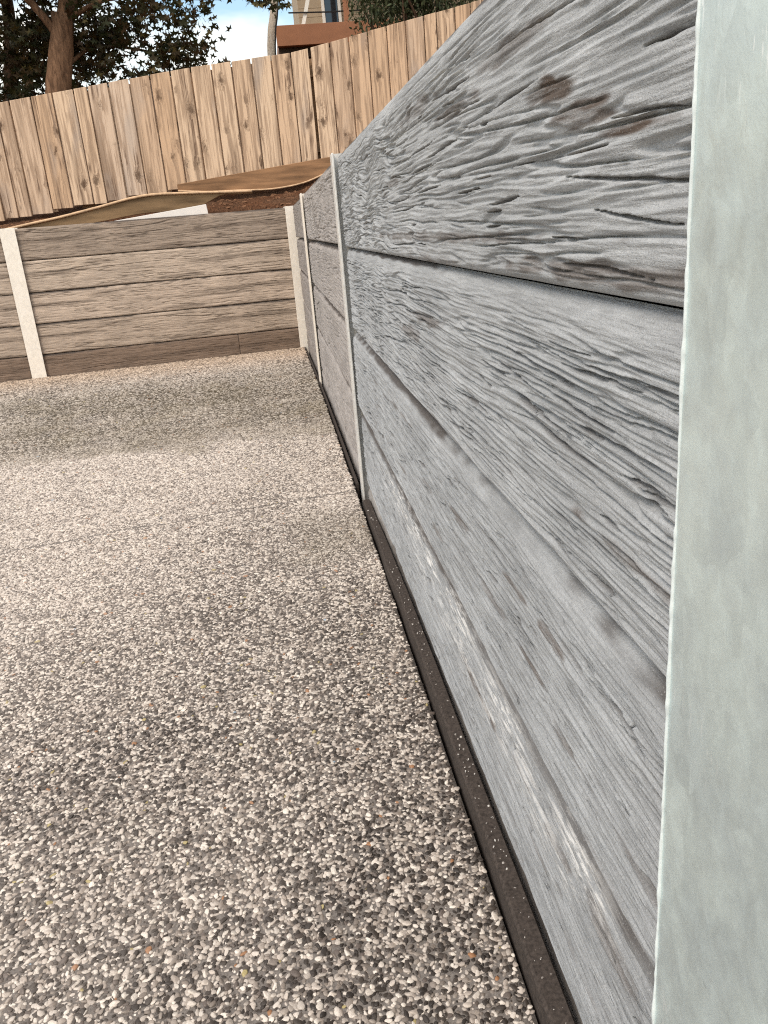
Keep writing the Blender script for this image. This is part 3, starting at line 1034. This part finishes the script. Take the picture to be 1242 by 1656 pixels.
# ------------------------------------------------------------------ bowed boards below the fence
def strip_board(name, pts, height_fn, thick, mat, label, lean=0.0):
    """A plank along pts (x, y, z of its upper edge); height below the edge by height_fn."""
    V, F = [], []
    n = len(pts)
    for i, (x, y, z) in enumerate(pts):
        h = height_fn(i / (n - 1))
        for (dy, dz) in ((-lean * 0, 0), (thick, 0), (thick + lean * h, -h), (lean * h, -h)):
            V.append((x, y + dy, z + dz))
        if i:
            a, b = (i - 1) * 4, i * 4
            for k in range(4):
                F.append((a + k, b + k, b + (k + 1) % 4, a + (k + 1) % 4))
    F += [(0, 1, 2, 3), (4 * n - 1, 4 * n - 2, 4 * n - 3, 4 * n - 4)]
    me = mesh(name, V, F)
    bm = bmesh.new(); bm.from_mesh(me); bmesh.ops.recalc_face_normals(bm, faces=bm.faces)
    bmesh.ops.bevel(bm, geom=[e for e in bm.edges if abs((e.verts[0].co - e.verts[1].co).x) > .01], offset=.003, segments=1, affect='EDGES')
    bm.to_mesh(me); bm.free()
    o = link(name, me, mat)
    return tag(o, label, 'board')


def spline(xs, kx, kv):
    """smooth interpolation through knots"""
    kx, kv = np.array(kx), np.array(kv)
    m = np.gradient(kv, kx)
    i = np.clip(np.searchsorted(kx, xs) - 1, 0, len(kx) - 2)
    h = kx[i + 1] - kx[i]; t = (xs - kx[i]) / h
    return ((2 * t ** 3 - 3 * t ** 2 + 1) * kv[i] + (t ** 3 - 2 * t ** 2 + t) * h * m[i] + (-2 * t ** 3 + 3 * t ** 2) * kv[i + 1] + (t ** 3 - t ** 2) * h * m[i + 1])


xs = np.linspace(-2.05, -.26, 40)
zs = spline(xs, [-2.05, -1.9, -1.55, -1.34, -.99, -.7, -.42, -.26], [.835, .862, .912, .948, 1.006, 1.002, .990, .984])
bowed = strip_board('bowed_board', [(x, L + S * x + .36, z) for x, z in zip(xs, zs)],
            lambda t: .018 + .105 * math.sin(min(1, t * 1.25) * math.pi / 2) * (1 - min(1, max(0, (t - .76) / .12))), .022, M_BOARD2,
            'long bowed mossy board leaning on the soil behind the end wall', .15)
bm = bmesh.new()
tube(bm, [(x, L + S * x + .352, z - .002) for x, z in zip(np.linspace(-2.05, -.26, 40), zs)], [.0085] * 40, 8, 90)  # added tube, its pale colour stands for the lit upper edge
link('lit_edge', bm_mesh('lit_edge', bm, True), M_EDGE, bowed)
xs = np.linspace(-.82, .62, 40)
zt = 1.157 + .1 * xs - .0
zb = spline(xs, [-.82, -.58, -.40, -.06, .15, .34, .62], [1.045, 1.022, 1.018, 1.012, 1.04, 1.10, 1.17])
hs = zt + .02 - zb
plinth = strip_board('plinth_board', [(x, L + S * x + .945, z + .02) for x, z in zip(xs, zt)],
            lambda t: float(np.interp(t, np.linspace(0, 1, 40), hs)), .02, M_BOARD,
            'damp orange brown plinth board sagging under the timber fence', 0.0)

bm = bmesh.new()
tube(bm, [(x, L + S * x + .943, z + .004) for x, z in zip(xs, zb)], [.006] * 40, 8, 91)  # added tube painted pale as the plinth's lit lower edge
link('lit_edge', bm_mesh('lit_edge', bm, True), M_EDGE, plinth)

# ------------------------------------------------------------------ paling fence
fence = tag(empty('timber_fence', (0, L + 1.0, 0), ang),
            'tall pale pine paling fence with knotty boards above the end wall', 'fence', kind='thing')


def fence_top(x):
    return np.interp(x, [-8, -1.955, -.637, .18, .577, 8], [.982, 1.72, 1.878, 1.953, 2.034, 3.52])


def fence_base(x):
    return 1.157 + .1 * x


x = -4.15
k = 0
gap_after = .285
while x < 3.3:
    w = random.choice((.150, .150, .150, .128, .098)) if abs(x) > .6 else .150
    xa, xb = x + .0025, x + w - .0025
    if xa < gap_after < xb:
        xb = gap_after - .008
        w = xb - x + .018
    dy = random.uniform(0, .004)
    gp = random.uniform(.001, .0035)
    xa += gp; xb -= gp
    za = fence_base(x) + random.uniform(-.012, .008)
    ca = random.uniform(-.001, .002)
    bm = bmesh.new()
    box_bm(bm, 0, xb - xa, 0, .016, 0, 1.0, 0)
    for v in bm.verts:
        xx = xa + v.co.x
        v.co.z = za if v.co.z < .5 else float(fence_top(xx)) + ca
        v.co.z -= za
        v.co.x += random.uniform(-.001, .001)
    bmesh.ops.bevel(bm, geom=list(bm.edges), offset=.0018, segments=1, affect='EDGES')
    # slight cup and twist
    tw = random.uniform(-.006, .006)
    for v in bm.verts:
        v.co.y += tw * v.co.z * (v.co.x / .15 - .5)
    link('paling', bm_mesh('paling', bm), M_PALING, fence, (xa, dy, za))
    if abs(x + w - gap_after) > .03:
        bm = bmesh.new()
        box_bm(bm, -.032, .032, .022, .036, .01, float(fence_top(x + w)) - za - .03)
        link('backing_strip', bm_mesh('backing_strip', bm), M_PALING, fence, (x + w, 0, za))
    x += w
    k += 1
for (f, nm) in ((.14, 'rail'), (.80, 'rail')):
    bm = bmesh.new()
    for (xa, xb) in ((-4.15, .42), (.42, 3.3)):
        a0, a1 = fence_base(xa) * (1 - f) + fence_top(xa) * f, fence_base(xb) * (1 - f) + fence_top(xb) * f
        b = bmesh.ops.create_cube(bm, size=1.0)['verts']
        for v in b:
            xx = xa if v.co.x < 0 else xb - (.001 if xb < 1 else 0)
            zz = a0 if v.co.x < 0 else a1
            v.co = Vector((xx, .042 if v.co.y < 0 else .080, zz + (.038 if v.co.z > 0 else -.038)))
    link(nm, bm_mesh(nm, bm), M_RAIL, fence)
for px_ in (-3.9, -1.5, .30, 2.7):
    box_obj('fence_post', (-.05, .05, .082, .18, .6, float(fence_top(px_)) - .06), M_RAIL, fence, .003, (px_, 0, 0))


# ------------------------------------------------------------------ trees
def smooth_pts(pts, n):
    p = np.array(pts, float)
    t = np.linspace(0, 1, len(p))
    tt = np.linspace(0, 1, n)
    return np.stack([spline(tt, t, p[:, i]) for i in range(p.shape[1])], -1)


def star_leaf(rad, cup=.25, rs=random):
    """five-lobed leaf: points on a fan, slightly cupped, with its stalk"""
    pts = [(0, 0)]
    lobes = [(-2.25, .62), (-1.15, .92), (0, 1.0), (1.15, .92), (2.25, .62)]
    out = []
    for i, (a, l) in enumerate(lobes):
        out.append((a, l))
        if i < 4:
            out.append(((a + lobes[i + 1][0]) / 2, .40))
    V = [(0, 0, 0)]
    for a, l in out:
        V.append((math.sin(a) * l * rad, math.cos(a) * l * rad, -cup * l * l * rad * .5 + rs.uniform(-.05, .05) * rad))
    V.append((.02 * rad, -.75 * rad, .05 * rad)); V.append((-.02 * rad, -.75 * rad, .05 * rad))
    F = [(0, i, i + 1) for i in range(1, len(out))] + [(0, len(out) + 1, len(out) + 2)]
    return np.array(V), F


def rand_rot(r_, droop=1.0):
    return (Matrix.Rotation(r_.uniform(0, 6.28), 3, 'Z') @ Matrix.Rotation(r_.gauss(1.0, .6) * droop, 3, 'X') @ Matrix.Rotation(r_.uniform(-1, 1), 3, 'Y'))


def leaf_mass(name, centres, per, rad, mat, parent, seed, leaf='star'):
    r_ = random.Random(seed)
    V, F, H = [], [], []
    b = 0
    for (cx, cy, cz, rr) in centres:
        for _ in range(int(per * (rr / .35) ** 2)):
            d = Vector((r_.gauss(0, 1), r_.gauss(0, 1), r_.gauss(0, 1))).normalized() * rr * r_.random() ** .45
            s = rad * r_.uniform(.65, 1.25)
            if leaf == 'star':
                LV, LF = star_leaf(s, rs=r_)
            else:
                LV = np.array([(0, -s, 0), (s * .42, -.2 * s, .08 * s), (s * .30, .5 * s, .05 * s), (0, s, -.1 * s), (-s * .30, .5 * s, .05 * s), (-s * .42, -.2 * s, .08 * s)])
                LF = [(0, 1, 2, 3), (0, 3, 4, 5)]
            R = np.array(rand_rot(r_))
            LV = LV @ R.T + np.array((cx + d.x, cy + d.y, cz + d.z * .8))
            V.append(LV)
            F += [tuple(b + i for i in f) for f in LF]
            H += [r_.random()] * len(LV)
            b += len(LV)
    me = mesh(name, np.concatenate(V), F)
    at = me.attributes.new('hue', 'FLOAT', 'POINT')
    at.data.foreach_set('value', H)
    o = link(name, me, mat, parent)
    o['kind'] = 'stuff'
    return o


def single_leaves(parent, spots, rad, mat, seed, origin):
    r_ = random.Random(seed)
    protos = []
    for i in range(6):
        LV, LF = star_leaf(rad, rs=r_)
        me = mesh('leaf', LV, LF)
        at = me.attributes.new('hue', 'FLOAT', 'POINT')
        at.data.foreach_set('value', [i / 5] * len(LV))
        me.materials.append(mat)
        protos.append(me)
    for (cx, cy, cz, rr, n) in spots:
        for _ in range(n):
            d = Vector((r_.gauss(0, .5), r_.gauss(0, .5), r_.gauss(0, .5))) * rr
            o = bpy.data.objects.new('leaf', r_.choice(protos))
            COL.objects.link(o)
            o.parent = parent
            o.location = Vector((cx, cy, cz)) + d - Vector(origin)
            o.rotation_euler = rand_rot(r_).to_euler()
            s = r_.uniform(.75, 1.25)
            o.scale = (s, s, s)


def crown_centres(c, r, n, seed, keep=lambda p: True):
    r_ = random.Random(seed)
    out = []
    while len(out) < n:
        d = Vector((r_.gauss(0, 1), r_.gauss(0, 1), r_.gauss(0, 1))).normalized() * r_.random() ** .4
        p = Vector((c[0] + d.x * r[0], c[1] + d.y * r[1], c[2] + d.z * r[2]))
        if keep(p):
            out.append((p.x, p.y, p.z, r_.uniform(.25, .5)))
    return out


# tree with the thick trunk
TO = (-2.30, 10.0, 1.0)
tree = tag(empty('broadleaf_tree', TO), 'dark lobed leaf tree with a thick forked brown trunk behind the fence', 'tree')


def rel(pts, o):
    return [tuple(np.array(p[:3]) - np.array(o)) for p in pts]


bm = bmesh.new()
pts = smooth_pts([(-2.40, 10, .9), (-2.26, 10, 2.1), (-2.10, 10, 2.7), (-2.03, 10, 3.0)], 12)
tube(bm, rel(pts, TO), np.linspace(.15, .105, 12), 16, 1)
link('trunk', bm_mesh('trunk', bm, True), M_BARK, tree)
for i, (bp, ra, rb) in enumerate((([(-2.06, 10, 2.9), (-1.97, 9.98, 3.15), (-1.95, 9.95, 3.7), (-1.75, 9.9, 4.8)], .075, .03),
                                  ([(-2.05, 10.02, 2.85), (-1.86, 10.03, 3.2), (-1.70, 10.05, 3.6), (-1.1, 10.1, 4.6)], .055, .02),
                                  ([(-2.08, 10, 2.75), (-2.3, 9.9, 3.1), (-2.75, 9.8, 3.6), (-3.3, 9.7, 4.4)], .045, .02),
                                  ([(-2.0, 10.0, 2.95), (-1.5, 9.9, 3.1), (-.9, 9.8, 3.05), (-.35, 9.75, 3.0), (.25, 9.7, 3.02)], .03, .006),
                                  ([(-2.15, 10.05, 2.5), (-1.8, 10.3, 2.75), (-1.3, 10.4, 2.7), (-.7, 10.4, 2.55)], .025, .006))):
    bm = bmesh.new()
    pp = smooth_pts(bp, 10)
    tube(bm, rel(pp, TO), np.linspace(ra, rb, 10), 9, 5 + i)
    link('branch', bm_mesh('branch', bm, True), M_BARK, tree)
low = [(-2.75, 9.8, 2.95, .30), (-2.55, 10.4, 2.55, .26), (-1.72, 9.9, 3.02, .30), (-1.45, 10.2, 2.80, .28), (-1.70, 10.2, 2.50, .20), (-1.15, 10.0, 3.02, .28),
       (-1.05, 10.3, 2.66, .22), (-.85, 10.0, 2.86, .24), (-.80, 10.3, 2.50, .17), (-1.45, 10.4, 2.42, .15), (-1.15, 10.3, 2.44, .13), (-1.9, 10.5, 2.40, .16),
       (-1.72, 10.2, 2.75, .20), (-3.1, 9.9, 3.1, .35), (-2.95, 10.4, 2.62, .22), (-.62, 10.0, 2.66, .13), (-.68, 10.0, 3.06, .16)]
rl = random.Random(5)
while len(low) < 100:
    c = (rl.uniform(-3.5, -.72), rl.uniform(10.0, 11.3), rl.uniform(2.05, 3.3), rl.uniform(.14, .27))
    if min(math.hypot(c[0] - hx, c[2] - hz) for hx, hz in ((-1.27, 2.72), (-1.80, 2.42), (-.62, 2.66), (-.55, 2.75))) > c[3] + .04 and c[0] < -.9 + .25 * (2.9 - c[2]) * (c[2] < 2.7) + .1:
        low.append(c)
low += crown_centres((-1.9, 10.2, 3.75), (1.5, 1.0, .5), 26, 3)
low += crown_centres((-2.0, 10.3, 5.2), (2.2, 1.9, 1.3), 60, 4)
leaf_mass('crown', [(a - TO[0], b - TO[1], c - TO[2], r) for a, b, c, r in low], 150, .066, M_LEAF, tree, 9)
single_leaves(tree, [(-.55, 9.9, 2.90, .16, 16), (-.50, 10.0, 2.76, .10, 8), (-.48, 9.9, 2.98, .12, 8), (-.62, 10.2, 2.52, .14, 16), (-.47, 10.2, 2.49, .09, 6),
                     (-.85, 10.1, 2.62, .2, 18), (-.12, 9.8, 3.02, .12, 20), (.05, 9.75, 2.99, .12, 24), (.18, 9.7, 2.93, .09, 14), (.30, 9.7, 2.90, .05, 5), (.10, 9.75, 2.87, .06, 5), (-.3, 9.8, 3.07, .1, 8),
                     (-1.2, 10.2, 2.50, .2, 18), (-1.0, 10.3, 2.46, .2, 14), (-1.9, 10.3, 2.45, .2, 12), (-1.4, 10.2, 2.62, .25, 16)], .062, M_LEAF, 14, TO)

# second tree
TO2 = (-3.15, 11.0, .9)
tree2 = tag(empty('broadleaf_tree', TO2), 'slimmer dark trunked tree left of the forked one behind the fence', 'tree')
bm = bmesh.new()
pts = smooth_pts([(-3.12, 11, .8), (-2.98, 11, 2.3), (-2.82, 11, 3.1), (-2.75, 11, 4.2)], 12)
tube(bm, rel(pts, TO2), np.linspace(.10, .055, 12), 12, 31)
link('trunk', bm_mesh('trunk', bm, True), M_BARK2, tree2)
c2 = [(-3.3, 11.2, 2.9, .3), (-2.75, 11.3, 2.75, .22), (-2.6, 11.2, 3.1, .3), (-3.3, 11.2, 2.5, .25), (-2.35, 11.4, 2.5, .2), (-2.3, 11.3, 2.95, .25), (-1.9, 11.5, 2.75, .25)]
c2 += crown_centres((-3.1, 11.3, 4.2), (1.3, 1.1, .9), 34, 6)
leaf_mass('crown', [(a - TO2[0], b - TO2[1], c - TO2[2], r) for a, b, c, r in c2], 130, .066, M_LEAF, tree2, 19)

# pale pole with a cable
pole = tag(empty('timber_pole', (.14, 13, 1.0)), 'pale bare pole standing beyond the fence next to the brown beam', 'pole')
bm = bmesh.new()
pts = smooth_pts([(.02, 13, .9), (.165, 13, 3.05), (.285, 13, 3.72), (.42, 13, 5.2)], 12)
tube(bm, rel(pts, (.14, 13, 1.0)), np.linspace(.070, .05, 12), 12, 44)
link('shaft', bm_mesh('shaft', bm, True), M_POLE, pole)
bm = bmesh.new()
pts = smooth_pts([(.09, 12.93, 1.0), (.215, 12.93, 3.05), (.335, 12.93, 3.72), (.45, 12.945, 5.1)], 12)
tube(bm, rel(pts, (.14, 13, 1.0)), [.011] * 12, 6, 45)
link('conduit', bm_mesh('conduit', bm, True), M_WIRE, pole)

# shrub over the fence
SO = (1.25, 8.4, 1.25)
shrub = tag(empty('garden_shrub', SO), 'dense small leaved shrub behind the fence in front of the house', 'shrub')
for i in range(5):
    bm = bmesh.new()
    e = (1.25 + random.uniform(-.5, .6), 8.5 + random.uniform(-.3, .3), 2.6 + random.uniform(-.1, .3))
    tube(bm, rel(smooth_pts([(1.25 + .04 * i, 8.4, 1.2), (1.2 + .1 * i, 8.45, 1.9), e], 8), SO), np.linspace(.03, .008, 8), 7, 60 + i)
    link('branch', bm_mesh('branch', bm, True), M_BARK2, shrub)
sc = [(.92, 8.5, 2.50, .17), (.88, 8.5, 2.70, .18), (1.1, 8.5, 2.5, .25), (1.15, 8.5, 2.75, .28), (1.4, 8.5, 2.7, .28), (1.65, 8.5, 2.75, .3), (1.35, 8.6, 2.45, .25), (1.05, 8.6, 2.3, .25), (1.7, 8.5, 2.5, .3), (1.3, 8.7, 2.2, .35)]
sc += crown_centres((1.5, 8.7, 2.75), (.65, .4, .35), 12, 8)
leaf_mass('foliage', [(a - SO[0], b - SO[1], c - SO[2], r) for a, b, c, r in sc], 480, .022, M_SHRUB, shrub, 29, 'oval')

# ------------------------------------------------------------------ house beyond
HO = (2.6, 17.0, 1.2)
house = tag(empty('timber_house', HO), 'house with brown balcony beam, cream boards and a dark upstairs window behind the fence', 'house', kind='thing')


def hb(name, dims, mat, bevel=.004):
    x0, x1, y0, y1, z0, z1 = dims
    return box_obj(name, (x0 - HO[0], x1 - HO[0], y0 - HO[1], y1 - HO[1], z0 - HO[2], z1 - HO[2]), mat, house, bevel)


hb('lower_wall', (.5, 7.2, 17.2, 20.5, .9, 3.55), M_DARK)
hb('balcony_beam', (.36, 7.4, 16.0, 16.14, 3.72, 4.035), M_FASCIA)
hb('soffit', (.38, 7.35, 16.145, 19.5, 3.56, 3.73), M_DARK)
hb('balcony_floor', (.40, 7.35, 16.145, 19.5, 3.735, 3.99), M_FASCIA)
z = 3.995
while z < 6.3:                                            # weatherboards of the upper wall
    hb('weatherboard', (.86, 7.2, 17.40 + (z - 4) * 0, 17.46, z, z + .142), M_WALLH, .006)
    z += .145
hb('upper_wall', (.90, 7.2, 17.47, 20.0, 3.995, 6.3), M_WALLH)
win = hb('window', (1.36, 1.60, 17.36, 17.395, 4.0, 5.6), M_GLASS)
for (a, b) in ((1.30, 1.355), (1.605, 1.66)):
    box_obj('frame', (a - HO[0], b - HO[0], 17.33 - HO[1], 17.398 - HO[1], 4.0 - HO[2], 5.65 - HO[2]), M_TRIM, house, .003)
# raking brace and veranda post in off-white
bm = bmesh.new()
tube(bm, rel([(.80, 16.3, 3.9), (.98, 16.3, 4.45), (1.6, 16.3, 6.3)], HO), [.045, .045, .045], 4, 71)
link('raking_board', bm_mesh('raking_board', bm), M_TRIM, house)
hb('veranda_post', (1.585, 1.68, 16.2, 16.3, 4.0, 6.3), M_FASCIA)
bm = bmesh.new()
tube(bm, rel([(.62, 16.25, 4.27), (1.3, 16.25, 4.25), (2.2, 16.25, 4.25), (7.2, 16.25, 4.25)], HO), [.012] * 4, 6, 72)
link('balcony_wire', bm_mesh('balcony_wire', bm), M_WIRE, house)
bm = bmesh.new()
for sgn in (1,):
    vsr = [(.4, 15.7, 6.3), (7.6, 15.7, 6.3), (7.6, 18.5, 7.8), (.4, 18.5, 7.8), (7.6, 21.2, 6.3), (.4, 21.2, 6.3)]
    vv = [bm.verts.new(Vector(v) - Vector(HO)) for v in vsr]
    vw = [bm.verts.new(Vector(v) - Vector(HO) + Vector((0, 0, .12))) for v in vsr]
    for f in ((0, 1, 2, 3), (3, 2, 4, 5)):
        bm.faces.new([vw[i] for i in f]); bm.faces.new([vv[i] for i in f][::-1])
    for a, b in ((0, 1), (1, 2), (2, 4), (4, 5), (5, 3), (3, 0)):
        bm.faces.new((vv[a], vv[b], vw[b], vw[a]))
link('roof', bm_mesh('roof', bm), M_ROOF, house)
